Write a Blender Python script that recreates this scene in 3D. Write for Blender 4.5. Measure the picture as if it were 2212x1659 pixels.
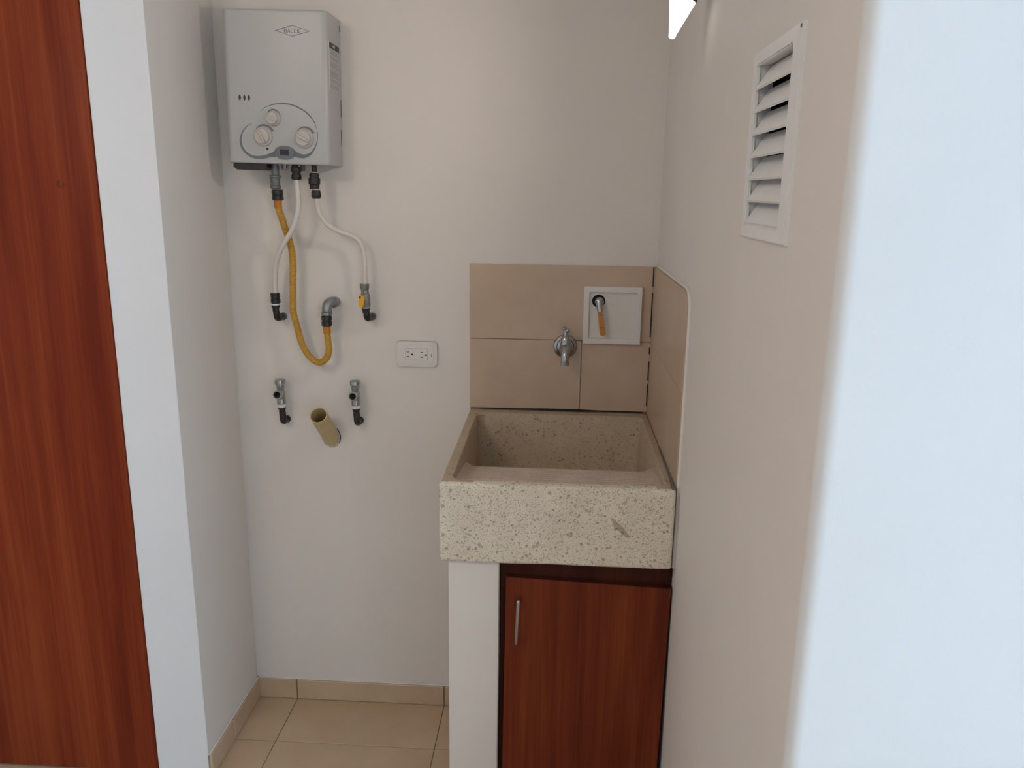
import bpy, bmesh, math, random
from mathutils import Vector, Matrix

# ------------------------------------------------------------------ clear
for o in list(bpy.data.objects):
    bpy.data.objects.remove(o, do_unlink=True)
scene = bpy.context.scene
COL = scene.collection

# ------------------------------------------------------------------ camera
CAM = Vector((0.8997, -2.1599, 1.5411))
PITCH, YAW, ROLL, FPX = 0.2353, 0.0551, 0.0139, 1728.5
fh = Vector((-math.sin(YAW), math.cos(YAW), 0)); rt = Vector((math.cos(YAW), math.sin(YAW), 0)); zz = Vector((0, 0, 1))
fwd = fh * math.cos(PITCH) - zz * math.sin(PITCH)
upv = fh * math.sin(PITCH) + zz * math.cos(PITCH)
r_ax = rt * math.cos(ROLL) + upv * math.sin(ROLL)
u_ax = -rt * math.sin(ROLL) + upv * math.cos(ROLL)
cd = bpy.data.cameras.new('camera'); cam = bpy.data.objects.new('camera', cd); COL.objects.link(cam)
M = Matrix.Identity(4)
for i in range(3):
    M[i][0], M[i][1], M[i][2], M[i][3] = r_ax[i], u_ax[i], -fwd[i], CAM[i]
cam.matrix_world = M
cd.sensor_width = 36.0; cd.lens = FPX / 2212 * 36.0; cd.clip_start = 0.02
scene.camera = cam

# ------------------------------------------------------------------ world, light, exposure
wd = bpy.data.worlds.new('world'); scene.world = wd; wd.use_nodes = True
bg = wd.node_tree.nodes['Background']
bg.inputs['Color'].default_value = (0.58, 0.81, 1.06, 1); bg.inputs['Strength'].default_value = 20.0
# portal in the window of the room in front (it only steers sampling of the sky)
WY0, WY1, WZ0, WZ1 = -5.0, -3.5, .45, 2.10
pd = bpy.data.lights.new('window_portal', 'AREA'); pd.shape = 'RECTANGLE'; pd.size = WY1 - WY0; pd.size_y = WZ1 - WZ0; pd.cycles.is_portal = True
po = bpy.data.objects.new('window_portal', pd); COL.objects.link(po)
po.location = (4.23, (WY0 + WY1) / 2, (WZ0 + WZ1) / 2); po.rotation_euler = (math.radians(90), 0, math.radians(90))

scene.view_settings.view_transform = 'Standard'
scene.view_settings.look = 'None'
scene.view_settings.gamma = 1.0
scene.view_settings.exposure = 0.04
scene.view_settings.use_curve_mapping = False

# ------------------------------------------------------------------ materials
MATS = {}
def new_mat(name):
    m = bpy.data.materials.new(name); m.use_nodes = True
    nt = m.node_tree; b = nt.nodes['Principled BSDF']
    MATS[name] = m
    return m, nt, b
def coords(nt, scale=(1, 1, 1)):
    tc = nt.nodes.new('ShaderNodeTexCoord'); mp = nt.nodes.new('ShaderNodeMapping')
    mp.inputs['Scale'].default_value = scale
    nt.links.new(tc.outputs['Object'], mp.inputs['Vector'])
    return mp.outputs['Vector']
def noise(nt, vec, scale, detail=4, rough=.55):
    n = nt.nodes.new('ShaderNodeTexNoise'); n.inputs['Scale'].default_value = scale
    n.inputs['Detail'].default_value = detail; n.inputs['Roughness'].default_value = rough
    nt.links.new(vec, n.inputs['Vector']); return n.outputs['Fac']
def ramp(nt, fac, stops):
    r = nt.nodes.new('ShaderNodeValToRGB'); e = r.color_ramp.elements
    while len(e) < len(stops): e.new(.5)
    for i, (p, c) in enumerate(stops):
        e[i].position = p; e[i].color = (*c, 1) if len(c) == 3 else c
    nt.links.new(fac, r.inputs['Fac']); return r.outputs['Color']
def mix(nt, fac, a, b, mode='MIX'):
    n = nt.nodes.new('ShaderNodeMix'); n.data_type = 'RGBA'; n.blend_type = mode
    for sock, val in ((n.inputs['Factor'], fac), (n.inputs['A'], a), (n.inputs['B'], b)):
        pass
    fs = n.inputs[0]; A = n.inputs[6]; B = n.inputs[7]
    for sock, val in ((fs, fac), (A, a), (B, b)):
        if isinstance(val, (int, float)): sock.default_value = val
        elif isinstance(val, tuple): sock.default_value = (*val, 1)
        else: nt.links.new(val, sock)
    return n.outputs[2]
def mathn(nt, op, a, b=None, clamp=False):
    n = nt.nodes.new('ShaderNodeMath'); n.operation = op; n.use_clamp = clamp
    for i, val in enumerate((a, b)):
        if val is None: continue
        if isinstance(val, (int, float)): n.inputs[i].default_value = val
        else: nt.links.new(val, n.inputs[i])
    return n.outputs[0]
def bump(nt, b, h, strength, dist):
    n = nt.nodes.new('ShaderNodeBump'); n.inputs['Strength'].default_value = strength; n.inputs['Distance'].default_value = dist
    nt.links.new(h, n.inputs['Height']); nt.links.new(n.outputs['Normal'], b.inputs['Normal'])
def plain(name, col, rough=.5, metal=0.0, var=.06, vscale=40, bumps=0.0):
    m, nt, b = new_mat(name)
    v = coords(nt); f = noise(nt, v, vscale)
    lo = tuple(max(0, c * (1 - var)) for c in col); hi = tuple(min(1, c * (1 + var)) for c in col)
    nt.links.new(ramp(nt, f, [(.3, lo), (.7, hi)]), b.inputs['Base Color'])
    b.inputs['Roughness'].default_value = rough; b.inputs['Metallic'].default_value = metal
    if bumps: bump(nt, b, noise(nt, v, vscale * 6), bumps, .001)
    return m

def plaster(name, col):
    m, nt, b = new_mat(name); v = coords(nt)
    f = noise(nt, v, 2.2, 5)
    nt.links.new(ramp(nt, f, [(.3, tuple(c * .965 for c in col)), (.7, tuple(min(1, c * 1.02) for c in col))]), b.inputs['Base Color'])
    b.inputs['Roughness'].default_value = .62
    h = mix(nt, .35, noise(nt, v, 9, 3), noise(nt, v, 160, 3))
    bump(nt, b, h, .10, .004)
    return m
plaster('wall_paint', (.81, .757, .705))
plaster('wall_paint_daylit', (.80, .79, .785))  # cooler copy of the wall paint with the daylight tint in its colour
plaster('wall_paint_white', (.82, .795, .77))
plaster('ceiling_paint', (.82, .80, .78))

def tile_mat(name, c1, c2, rough):
    m, nt, b = new_mat(name); v = coords(nt)
    oi = nt.nodes.new('ShaderNodeObjectInfo')
    va = nt.nodes.new('ShaderNodeVectorMath'); va.operation = 'ADD'
    cmb = nt.nodes.new('ShaderNodeCombineXYZ')
    r = mathn(nt, 'MULTIPLY', oi.outputs['Random'], 30)
    for i in range(3): nt.links.new(r, cmb.inputs[i])
    nt.links.new(v, va.inputs[0]); nt.links.new(cmb.outputs[0], va.inputs[1])
    f = noise(nt, va.outputs[0], 7, 6, .6)
    nt.links.new(ramp(nt, f, [(.32, c1), (.68, c2)]), b.inputs['Base Color'])
    b.inputs['Roughness'].default_value = rough
    return m
tile_mat('floor_tile', (.555, .405, .265), (.64, .48, .33), .34)
tile_mat('splash_tile', (.56, .415, .295), (.635, .48, .35), .30)
plain('grout', (.30, .25, .20), .9, var=.12)
plain('dark_grout', (.05, .045, .04), .9, var=.3, vscale=60)

def wood(name, dark, mid, light, scale=1.0, rough=.42):
    m, nt, b = new_mat(name)
    v = coords(nt, (10 * scale, 10 * scale, .55 * scale))
    f1 = noise(nt, v, 1.6, 6, .6)
    v2 = coords(nt, (90 * scale, 90 * scale, 1.6 * scale)); f2 = noise(nt, v2, 1.5, 4, .6)
    f = mathn(nt, 'ADD', mathn(nt, 'MULTIPLY', f1, .72), mathn(nt, 'MULTIPLY', f2, .28))
    nt.links.new(ramp(nt, f, [(.36, dark), (.50, mid), (.64, light)]), b.inputs['Base Color'])
    b.inputs['Roughness'].default_value = rough; b.inputs['Specular IOR Level'].default_value = .12
    bump(nt, b, f2, .05, .001)
    return m
wood('door_wood', (.145, .020, .008), (.210, .034, .011), (.275, .055, .017))
wood('cabinet_wood', (.105, .018, .008), (.165, .031, .011), (.225, .050, .016), 1.3)
wood('frame_wood', (.045, .012, .008), (.065, .017, .010), (.08, .022, .013), 1.3, .6)

def terrazzo(name, b1, b2, amt):
    m, nt, b = new_mat(name); v = coords(nt)
    def chips(scale, keep, size, soft):
        vo = nt.nodes.new('ShaderNodeTexVoronoi'); vo.inputs['Scale'].default_value = scale
        wv = nt.nodes.new('ShaderNodeVectorMath'); wv.operation = 'ADD'
        ns = nt.nodes.new('ShaderNodeTexNoise'); ns.inputs['Scale'].default_value = scale * 1.3
        nt.links.new(v, ns.inputs['Vector'])
        sc = nt.nodes.new('ShaderNodeVectorMath'); sc.operation = 'SCALE'; sc.inputs['Scale'].default_value = .55 / scale
        nt.links.new(ns.outputs['Color'], sc.inputs[0]); nt.links.new(v, wv.inputs[0]); nt.links.new(sc.outputs[0], wv.inputs[1])
        nt.links.new(wv.outputs[0], vo.inputs['Vector'])
        sep = nt.nodes.new('ShaderNodeSeparateColor'); nt.links.new(vo.outputs['Color'], sep.inputs[0])
        thr = mathn(nt, 'MULTIPLY', mathn(nt, 'SUBTRACT', sep.outputs[0], 1 - keep), size / keep)
        d = mathn(nt, 'MULTIPLY', mathn(nt, 'SUBTRACT', thr, vo.outputs['Distance']), soft, True)
        return d, sep
    f0 = noise(nt, v, 14, 4)
    base = ramp(nt, f0, [(.3, b1), (.7, b2)])
    dk = noise(nt, v, 330, 2)
    base = mix(nt, ramp(nt, dk, [(.54, (0, 0, 0)), (.66, (.55, .55, .55))]), base, (.36, .28, .19))
    d1, s1 = chips(260, .46, .62, 9)
    c1 = ramp(nt, s1.outputs[1], [(0, (.24, .17, .10)), (.35, (.36, .28, .17)), (.6, (.46, .39, .28)), (.8, (.34, .19, .11)), (1, (.42, .37, .30))])
    col = mix(nt, mathn(nt, 'MULTIPLY', d1, amt), base, c1)
    d2, s2 = chips(130, .34, .60, 9)
    c2 = ramp(nt, s2.outputs[1], [(0, (.22, .15, .085)), (.4, (.33, .24, .12)), (.62, (.44, .37, .26)), (.82, (.36, .17, .09)), (1, (.34, .28, .20))])
    col = mix(nt, mathn(nt, 'MULTIPLY', d2, amt), col, c2)
    nt.links.new(col, b.inputs['Base Color']); b.inputs['Roughness'].default_value = .55
    bump(nt, b, d2, .12, .001)
terrazzo('terrazzo', (.76, .68, .56), (.88, .81, .68), .62)
terrazzo('terrazzo_brown', (.47, .37, .265), (.56, .45, .325), .8)
def terrazzo_worn():
    m, nt, b = new_mat('terrazzo_worn'); v = coords(nt)
    f0 = noise(nt, v, 18, 5)
    base = ramp(nt, f0, [(.3, (.54, .445, .37)), (.7, (.65, .55, .46))])
    dk = noise(nt, v, 260, 2)
    nt.links.new(mix(nt, ramp(nt, dk, [(.55, (0, 0, 0)), (.68, (.6, .6, .6))]), base, (.38, .31, .245)), b.inputs['Base Color'])
    b.inputs['Roughness'].default_value = .5
terrazzo_worn()

plain('enamel_white', (.495, .497, .49), .33, var=.015, vscale=5)
plain('plastic_white', (.80, .78, .745), .4, var=.02)
plain('plate_cream', (.80, .765, .72), .42, var=.02)
plain('vent_white', (.83, .82, .805), .45, var=.02)
plain('knob_cream', (.57, .525, .49), .4, var=.02)
plain('ink_grey', (.155, .175, .20), .5, var=.05)
plain('ink_dark', (.035, .038, .045), .5, var=.1)
plain('ink_pale', (.34, .325, .32), .6, var=.05)
plain('ink_pink', (.60, .47, .44), .6, var=.05)
plain('ink_light', (.50, .51, .53), .5, var=.03)
plain('display_glass', (.10, .115, .125), .15, var=.05)
plain('display_dark', (.035, .035, .04), .2, var=.05)
plain('black_plastic', (.020, .019, .019), .42, var=.2)
plain('black_iron', (.045, .040, .040), .38, .6, var=.35, vscale=120)
plain('galvanized', (.30, .315, .33), .42, .75, var=.22, vscale=90)
plain('grey_union', (.17, .18, .19), .5, .3, var=.2, vscale=90)
plain('valve_grey', (.27, .26, .255), .45, .6, var=.15, vscale=90)
plain('chrome', (.42, .43, .445), .22, 1.0, var=.05)
plain('chrome_satin', (.40, .42, .425), .30, .9, var=.1, vscale=100)
plain('steel_satin', (.40, .38, .36), .32, 1.0, var=.06)
plain('hose_white', (.74, .69, .65), .45, var=.03)
plain('hose_yellow', (.56, .31, .035), .42, var=.10, vscale=60)
plain('hose_orange', (.55, .20, .012), .42, var=.10, vscale=60)
plain('handle_yellow', (.85, .43, .02), .4, var=.04)
plain('lever_orange', (.55, .215, .02), .32, var=.12, vscale=60)
plain('teflon', (.82, .80, .77), .7, var=.04)
plain('pvc_beige', (.60, .46, .22), .42, var=.08, vscale=30)
plain('plaster_crumb', (.55, .50, .45), .9, var=.25, vscale=150)
plain('shadow_gap', (.02, .018, .016), .9, var=.2)
plain('gap_black', (.015, .016, .018), .35, var=.3)
def lamp_mat(name, lo, hi, power):
    m, nt, b = new_mat(name)
    b.inputs['Base Color'].default_value = (.9, .9, .88, 1)
    v = coords(nt); f = noise(nt, v, 20)
    nt.links.new(ramp(nt, f, [(0, lo), (1, hi)]), b.inputs['Emission Color'])
    b.inputs['Emission Strength'].default_value = power
lamp_mat('lamp_glass', (1, .95, .90), (1, .99, .97), 1.1)
lamp_mat('globe_glass', (1, .82, .66), (1, .84, .69), 13.5)

# ------------------------------------------------------------------ mesh helpers
WLOC = {}
def finish(name, bm, mat, parent=None, smooth=True, angle=35):
    """link a bmesh given in world axes as one mesh object, a child of parent"""
    org = WLOC[parent.name] if parent else Vector((0, 0, 0))
    bmesh.ops.remove_doubles(bm, verts=bm.verts, dist=1e-6)
    bmesh.ops.recalc_face_normals(bm, faces=bm.faces)
    bmesh.ops.translate(bm, verts=bm.verts, vec=-org)
    me = bpy.data.meshes.new(name); bm.to_mesh(me); bm.free()
    me.materials.append(MATS[mat])
    if smooth:
        for p in me.polygons: p.use_smooth = True
        try: me.set_sharp_from_angle(angle=math.radians(angle))
        except Exception: pass
    o = bpy.data.objects.new(name, me); COL.objects.link(o)
    if parent: o.parent = parent
    WLOC[o.name] = org.copy()
    return o
def thing(name, label, cat, loc, group=None):
    o = bpy.data.objects.new(name, None); COL.objects.link(o); o.location = loc
    o.empty_display_size = .05
    o['label'] = label; o['category'] = cat
    if group: o['group'] = group
    WLOC[o.name] = Vector(loc)
    return o
def tag(o, label=None, cat=None, group=None, kind=None):
    for k, val in (('label', label), ('category', cat), ('group', group), ('kind', kind)):
        if val: o[k] = val
    return o
def BM(): return bmesh.new()
def box(bm, lo, hi, bev=0.0, seg=2):
    r = bmesh.ops.create_cube(bm, size=1)
    vs = r['verts']
    for vv in vs:
        vv.co = Vector((lo[i] + (hi[i] - lo[i]) * (vv.co[i] + .5) for i in range(3)))
    if bev:
        es = list({e for vv in vs for e in vv.link_edges})
        bmesh.ops.bevel(bm, geom=es, offset=bev, segments=seg, affect='EDGES', profile=.5)
    return bm
def prism(bm, pts, a, b, axis='y'):
    """2-D outline extruded from a to b along an axis"""
    def mk(p, t):
        return {'y': (p[0], t, p[1]), 'z': (p[0], p[1], t), 'x': (t, p[0], p[1])}[axis]
    v0 = [bm.verts.new(mk(p, a)) for p in pts]; v1 = [bm.verts.new(mk(p, b)) for p in pts]
    n = len(pts)
    bm.faces.new(v0); bm.faces.new(v1)
    for i in range(n):
        bm.faces.new((v0[i], v0[(i + 1) % n], v1[(i + 1) % n], v1[i]))
    return bm
def strip(bm, left, right, a, b):
    """flat ribbon between two polylines of equal length in the x-z plane, extruded in y from a to b"""
    n = len(left)
    def mk(p, t): return bm.verts.new((p[0], t, p[1]))
    L0 = [mk(p, a) for p in left]; R0 = [mk(p, a) for p in right]
    L1 = [mk(p, b) for p in left]; R1 = [mk(p, b) for p in right]
    for i in range(n - 1):
        bm.faces.new((L0[i], L0[i + 1], R0[i + 1], R0[i])); bm.faces.new((L1[i], L1[i + 1], R1[i + 1], R1[i]))
        bm.faces.new((L0[i], L0[i + 1], L1[i + 1], L1[i])); bm.faces.new((R0[i], R0[i + 1], R1[i + 1], R1[i]))
    bm.faces.new((L0[0], R0[0], R1[0], L1[0])); bm.faces.new((L0[-1], R0[-1], R1[-1], L1[-1]))
    return bm
def frame_of(d):
    d = Vector(d).normalized()
    t = Vector((0, 0, 1)) if abs(d.z) < .9 else Vector((1, 0, 0))
    u = d.cross(t).normalized(); w = d.cross(u).normalized()
    return d, u, w
def lathe(bm, prof, org, axis, seg=24, rot=0.0, caps=True):
    """profile [(radius, distance along axis)]"""
    d, u, w = frame_of(axis); org = Vector(org); rings = []
    for r, h in prof:
        if r < 1e-6:
            rings.append([bm.verts.new(org + d * h)])
        else:
            rings.append([bm.verts.new(org + d * h + (u * math.cos(rot + 2 * math.pi * i / seg) + w * math.sin(rot + 2 * math.pi * i / seg)) * r) for i in range(seg)])
    for A, B in zip(rings, rings[1:]):
        if len(A) == 1 and len(B) == 1: continue
        for i in range(seg):
            j = (i + 1) % seg
            if len(A) == 1: bm.faces.new((A[0], B[i], B[j]))
            elif len(B) == 1: bm.faces.new((A[i], A[j], B[0]))
            else: bm.faces.new((A[i], A[j], B[j], B[i]))
    if caps:
        if len(rings[0]) > 1: bm.faces.new(rings[0])
        if len(rings[-1]) > 1: bm.faces.new(rings[-1])
    return bm
def rod(bm, p, q, r, seg=20, r2=None):
    p, q = Vector(p), Vector(q)
    return lathe(bm, [(r, 0), (r if r2 is None else r2, (q - p).length)], p, q - p, seg)
def spline(pts, n=10):
    P = [Vector(p) for p in pts]; P = [P[0] * 2 - P[1]] + P + [P[-1] * 2 - P[-2]]; out = []
    for i in range(1, len(P) - 2):
        for k in range(n):
            t = k / n; a, b, c, d = P[i - 1], P[i], P[i + 1], P[i + 2]
            out.append(.5 * ((2 * b) + (c - a) * t + (2 * a - 5 * b + 4 * c - d) * t * t + (3 * b - 3 * c + d - a) * t ** 3))
    out.append(P[-2]); return out
def resample(path, step):
    out = [path[0].copy()]; acc = 0
    for a, b in zip(path, path[1:]):
        L = (b - a).length; t = step - acc
        while t <= L:
            out.append(a.lerp(b, t / L)); t += step
        acc = (acc + L) % step
    out.append(path[-1].copy()); return out
def sweep(bm, path, rad, seg=16, caps=True):
    """tube along a list of points; rad is a number or a function of the index"""
    n = len(path); t0 = (path[1] - path[0]).normalized(); _, u, w = frame_of(t0); rings = []
    for i, p in enumerate(path):
        t = (path[min(i + 1, n - 1)] - path[max(i - 1, 0)]).normalized()
        u = (u - t * u.dot(t)).normalized(); w = t.cross(u)
        r = rad(i) if callable(rad) else rad
        rings.append([bm.verts.new(p + (u * math.cos(2 * math.pi * k / seg) + w * math.sin(2 * math.pi * k / seg)) * r) for k in range(seg)])
    for A, B in zip(rings, rings[1:]):
        for k in range(seg):
            bm.faces.new((A[k], A[(k + 1) % seg], B[(k + 1) % seg], B[k]))
    if caps: bm.faces.new(rings[0]); bm.faces.new(rings[-1])
    return bm
def boolean(o, cutter):
    md = o.modifiers.new('cut', 'BOOLEAN'); md.operation = 'DIFFERENCE'; md.object = cutter; md.solver = 'EXACT'
    bpy.context.view_layer.update()
    dg = bpy.context.evaluated_depsgraph_get()
    me = bpy.data.meshes.new_from_object(o.evaluated_get(dg))
    o.modifiers.clear(); o.data = me
    bpy.data.objects.remove(cutter, do_unlink=True)
def rrect(x0, x1, y0, y1, r, seg=6):
    pts = []
    for cx, cy, a0 in ((x1 - r, y1 - r, 0), (x0 + r, y1 - r, 90), (x0 + r, y0 + r, 180), (x1 - r, y0 + r, 270)):
        for k in range(seg + 1):
            a = math.radians(a0 + 90 * k / seg); pts.append((cx + r * math.cos(a), cy + r * math.sin(a)))
    return pts
def copy_mesh(o, loc, parent, scale=None):
    c = o.copy(); COL.objects.link(c); c.parent = parent; c.location = loc
    if scale: c.scale = scale
    WLOC[c.name] = WLOC.get(o.name, Vector()) ; return c

# ------------------------------------------------------------------ the setting
W = 1.1632            # right wall plane
HC = 2.36             # ceiling height
YJ = -0.3596          # end of the left wall
YR = -1.388           # end of the right wall
XK0, XK1, YK = -2.0, 4.2, -5.5     # the room in front

def struct(name, bm, mat, parent=None, **k):
    o = finish(name, bm, mat, parent, **k)
    if not parent: o['kind'] = 'structure'
    return o

wb = struct('wall_back', box(BM(), (-.14, 0, 0), (W + .12, .12, HC)), 'wall_paint', smooth=False)
# left wall: its near end is the white strip beside the wooden door
bm = BM(); box(bm, (-.14, YJ, 0), (0, 0, HC), .002, 1)
wl = struct('wall_left', bm, 'wall_paint')
def room_side(o):  # paints the cool daylight tint onto faces turned to the room
    o.data.materials.append(MATS['wall_paint_daylit'])
    for p in o.data.polygons:
        if p.normal.y < -.35: p.material_index = len(o.data.materials) - 1
room_side(wl)
struct('wall_front', box(BM(), (XK0 - .1, YJ + .05, 0), (-.14, YJ + .15, HC)), 'wall_paint', smooth=False)
# right wall and the return that faces the room, with a worn round corner
R = .016
prof = [(W, .12), (W, YR + R)] + [(W + R - R * math.cos(a), YR + R - R * math.sin(a)) for a in [math.pi / 2 * k / 6 for k in range(1, 7)]] + \
       [(XK1, YR), (XK1, YR + .12), (W + .12, YR + .12), (W + .12, .12)]
wr = struct('wall_right', prism(BM(), prof, 0, HC, 'z'), 'wall_paint', angle=50)
VY0, VY1, VZ0, VZ1 = -1.1760, -.998, 1.5005, 1.7115       # vent opening
cut = finish('cut', box(BM(), (W - .05, VY0, VZ0), (W + .095, VY1, VZ1)), 'wall_paint', smooth=False)
boolean(wr, cut)
room_side(wr)
struct('ceiling', box(BM(), (XK0 - .1, YK, HC), (XK1 + .1, .12, HC + .08)), 'ceiling_paint', smooth=False)
struct('wall_far_left', box(BM(), (XK0 - .1, YK, 0), (XK0, YJ + .05, HC)), 'wall_paint_white', smooth=False)
wfr = struct('wall_far_right', box(BM(), (XK1, YK, 0), (XK1 + .1, YR + .12, HC)), 'wall_paint_white', smooth=False)
boolean(wfr, finish('cut', box(BM(), (XK1 - .05, WY0, WZ0), (XK1 + .15, WY1, WZ1)), 'wall_paint_white', smooth=False))
w1 = thing('window_1', 'window of the room in front', 'window', (XK1 + .05, (WY0 + WY1) / 2, WZ0)); w1['kind'] = 'structure'
bm = BM()
for y0, y1, z0, z1 in ((WY0, WY1, WZ0, WZ0 + .04), (WY0, WY1, WZ1 - .04, WZ1), (WY0, WY0 + .04, WZ0, WZ1), (WY1 - .04, WY1, WZ0, WZ1), ((WY0 + WY1) / 2 - .02, (WY0 + WY1) / 2 + .02, WZ0, WZ1)):
    box(bm, (XK1 + .06, y0, z0), (XK1 + .09, y1, z1))
finish('window_frame', bm, 'plastic_white', w1, smooth=False)
struct('wall_near', box(BM(), (XK0 - .1, YK - .1, 0), (XK1 + .1, YK, HC)), 'wall_paint_white', smooth=False)

# floor: grout bed and single tiles
fl = struct('floor', box(BM(), (XK0 - .1, YK, -.06), (XK1 + .1, .12, -.0025)), 'grout', smooth=False)
T = .4588; G = .0024
xs = [.1267 + T * k for k in range(-5, 10)]; ys = [-.2063 - T * k for k in range(-1, 12)]
tile_cache = {}
for xa in xs:
    for yb in ys:
        x0, x1 = max(xa, XK0), min(xa + T, XK1); y1, y0 = min(yb, 0), max(yb - T, YK)
        if x1 - x0 < .02 or y1 - y0 < .02: continue
        key = (round(x1 - x0, 4), round(y1 - y0, 4)); loc = (x0, y0, 0)
        if key in tile_cache:
            copy_mesh(tile_cache[key], loc, fl)
        else:
            t = finish('floor_tile', box(BM(), (G / 2, G / 2, -.012), (x1 - x0 - G / 2, y1 - y0 - G / 2, 0), .0008, 1), 'floor_tile', smooth=False)
            t.parent = fl; t.location = loc; tile_cache[key] = t
# skirting tiles
HB = .0656; TB = .010
bb = struct('baseboard_back', box(BM(), (0, -.004, 0), (.69, 0, HB - .002)), 'grout', smooth=False)
for x0, x1 in ((.0, .1267), (.1267, .5855), (.5855, .69)):
    finish('skirting_tile', box(BM(), (x0 + G / 2, -TB, .001), (x1 - G / 2, -.001, HB), .0015, 1), 'floor_tile', bb)
bl = struct('baseboard_left', box(BM(), (0, YJ, 0), (.004, 0, HB - .002)), 'grout', smooth=False)
for y0, y1 in ((YJ, -.2063), (-.2063, -TB)):
    finish('skirting_tile', box(BM(), (.001, y0 + G / 2, .001), (TB, y1 - G / 2, HB), .0015, 1), 'floor_tile', bl)
# thin line of filler on top of the skirting
finish('filler', box(BM(), (0, -.006, HB), (.69, 0, HB + .003), .001, 1), 'wall_paint_white', bb)
finish('filler', box(BM(), (0, YJ, HB), (.006, 0, HB + .003), .001, 1), 'wall_paint_white', bl)

# wooden door left of the wall end
d1 = thing('door_1', 'tall reddish brown wooden door leaf at the left edge', 'door', (-.52, YJ + .02, 0)); d1['kind'] = 'structure'
finish('door_leaf', box(BM(), (-.935, YJ - .004, .008), (-.1415, YJ + .036, 2.10), .002, 2), 'door_wood', d1)
bm = BM(); lathe(bm, [(.0085, 0), (.0085, .0012), (.0070, .0020), (0, .0022)], (-.2257, YJ - .004, 1.5446), (0, -1, 0), 20)
finish('screw_cap', bm, 'cabinet_wood', d1)

# low pier that carries the sink
bm = BM(); box(bm, (.681, -.588, 0), (.7905, -.001, .7726), .003, 2)
pier = struct('wall_under_sink', bm, 'wall_paint')

# ceiling lamp of the room in front (behind the camera): it gives the warm part of the light
cl = thing('ceiling_lamp', 'round frosted glass ceiling lamp in the room in front', 'lamp', (-.22, -2.05, HC))
bm = BM(); lathe(bm, [(.075, 0), (.075, .018), (.06, .03), (.045, .032)], (-.22, -2.05, HC), (0, 0, -1), 32); finish('ceiling_base', bm, 'plastic_white', cl)
bm = BM(); lathe(bm, [(0, -.10)] + [(.22 * math.cos(a), .10 * math.sin(a)) for a in [math.radians(q) for q in range(-75, 76, 15)]] + [(0, .10)], (-.22, -2.05, HC - .125), (0, 0, 1), 32); finish('glass_globe', bm, 'globe_glass', cl)

# ------------------------------------------------------------------ tiled splashbacks
XS = W - .5; ZS = .9512; ZM = 1.1506; ZT = 1.3539; YS = -.5983; TT = .008
sb = thing('tile_splashback', 'beige tile splashback on the back wall above the stone sink', 'splashback', (XS + .25, 0, ZS))
finish('backing', box(BM(), (XS + .002, -.005, ZS - .02), (W, .0, ZT - .002)), 'grout', sb, smooth=False)
XG = .9696
for x0, x1, z0, z1 in ((XS, W - .003, ZM, ZT), (XS, XG, ZS + .003, ZM), (XG, W - .004, ZS + .003, ZM)):
    finish('tile', box(BM(), (x0 + .0008, -TT, z0 + .0008), (x1 - .0008, -.001, z1 - .0008), .0008, 1), 'splash_tile', sb)
# dark open joints along the corner and under the lowest row
for z0, z1 in ((1.30, ZT - .001), (1.165, 1.285), (1.118, 1.136), (1.045, 1.098), (.972, 1.035)):
    finish('open_joint', box(BM(), (W - .0115, -TT - .0006, z0), (W - .0085, -.001, z1)), 'gap_black', sb, smooth=False)
bm = BM()
prism(bm, [(XS + .03, ZS + .0015), (XS + .16, ZS + .001), (XS + .30, ZS - .0005), (XS + .36, ZS + .001), (XS + .48, ZS + .001), (XS + .48, ZS + .0035), (XS + .37, ZS + .004), (XS + .30, ZS + .0065), (XS + .20, ZS + .006), (XS + .10, ZS + .0035)], -TT - .0008, -.001)
finish('open_joint', bm, 'gap_black', sb, smooth=False)

sr = thing('tile_splashback', 'narrow beige tile splashback with rounded corner on the right wall beside the sink', 'splashback', (W, YS / 2, ZS))
YE = -.577
def side_tile(z0, z1, top):
    if top:
        r = .055; pts = [(-.009, z0), (-.009, z1)]
        pts += [(YE + r - r * math.sin(a), z1 - r * .72 + r * .72 * math.cos(a)) for a in [math.pi / 2 * k / 8 for k in range(0, 9)]]
        pts += [(YE, z0)]
    else:
        pts = [(-.009, z0), (-.009, z1), (YE, z1), (YE, z0)]
    return prism(BM(), pts, W - TT, W - .0005, 'x')
finish('tile', side_tile(ZM + .0003, ZT, True), 'splash_tile', sr, angle=30)
finish('tile', side_tile(ZS - .012, ZM - .0003, False), 'splash_tile', sr)
bm = BM()   # raised paint line around the free edge
path = [Vector((W - .002, -.02, ZT + .004)), Vector((W - .002, YE + .055, ZT + .004))]
path += [Vector((W - .002, YE + .055 - .060 * math.sin(a), ZT - .040 + .044 * math.cos(a))) for a in [math.pi / 2 * k / 8 for k in range(1, 9)]]
path += [Vector((W - .002, YE - .005, ZS - .18))]
sweep(bm, path, .0042, 10)
finish('paint_edge', bm, 'wall_paint', sr)

# ------------------------------------------------------------------ stone sink
sink = thing('laundry_sink', 'cream terrazzo stone laundry sink with open basin against the tiled corner', 'sink', (XS + .25, YS / 2, .7726))
bm = BM(); box(bm, (XS, YS, .7726), (W - TT - .0005, -TT - .0005, ZS), .007, 3)
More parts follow.
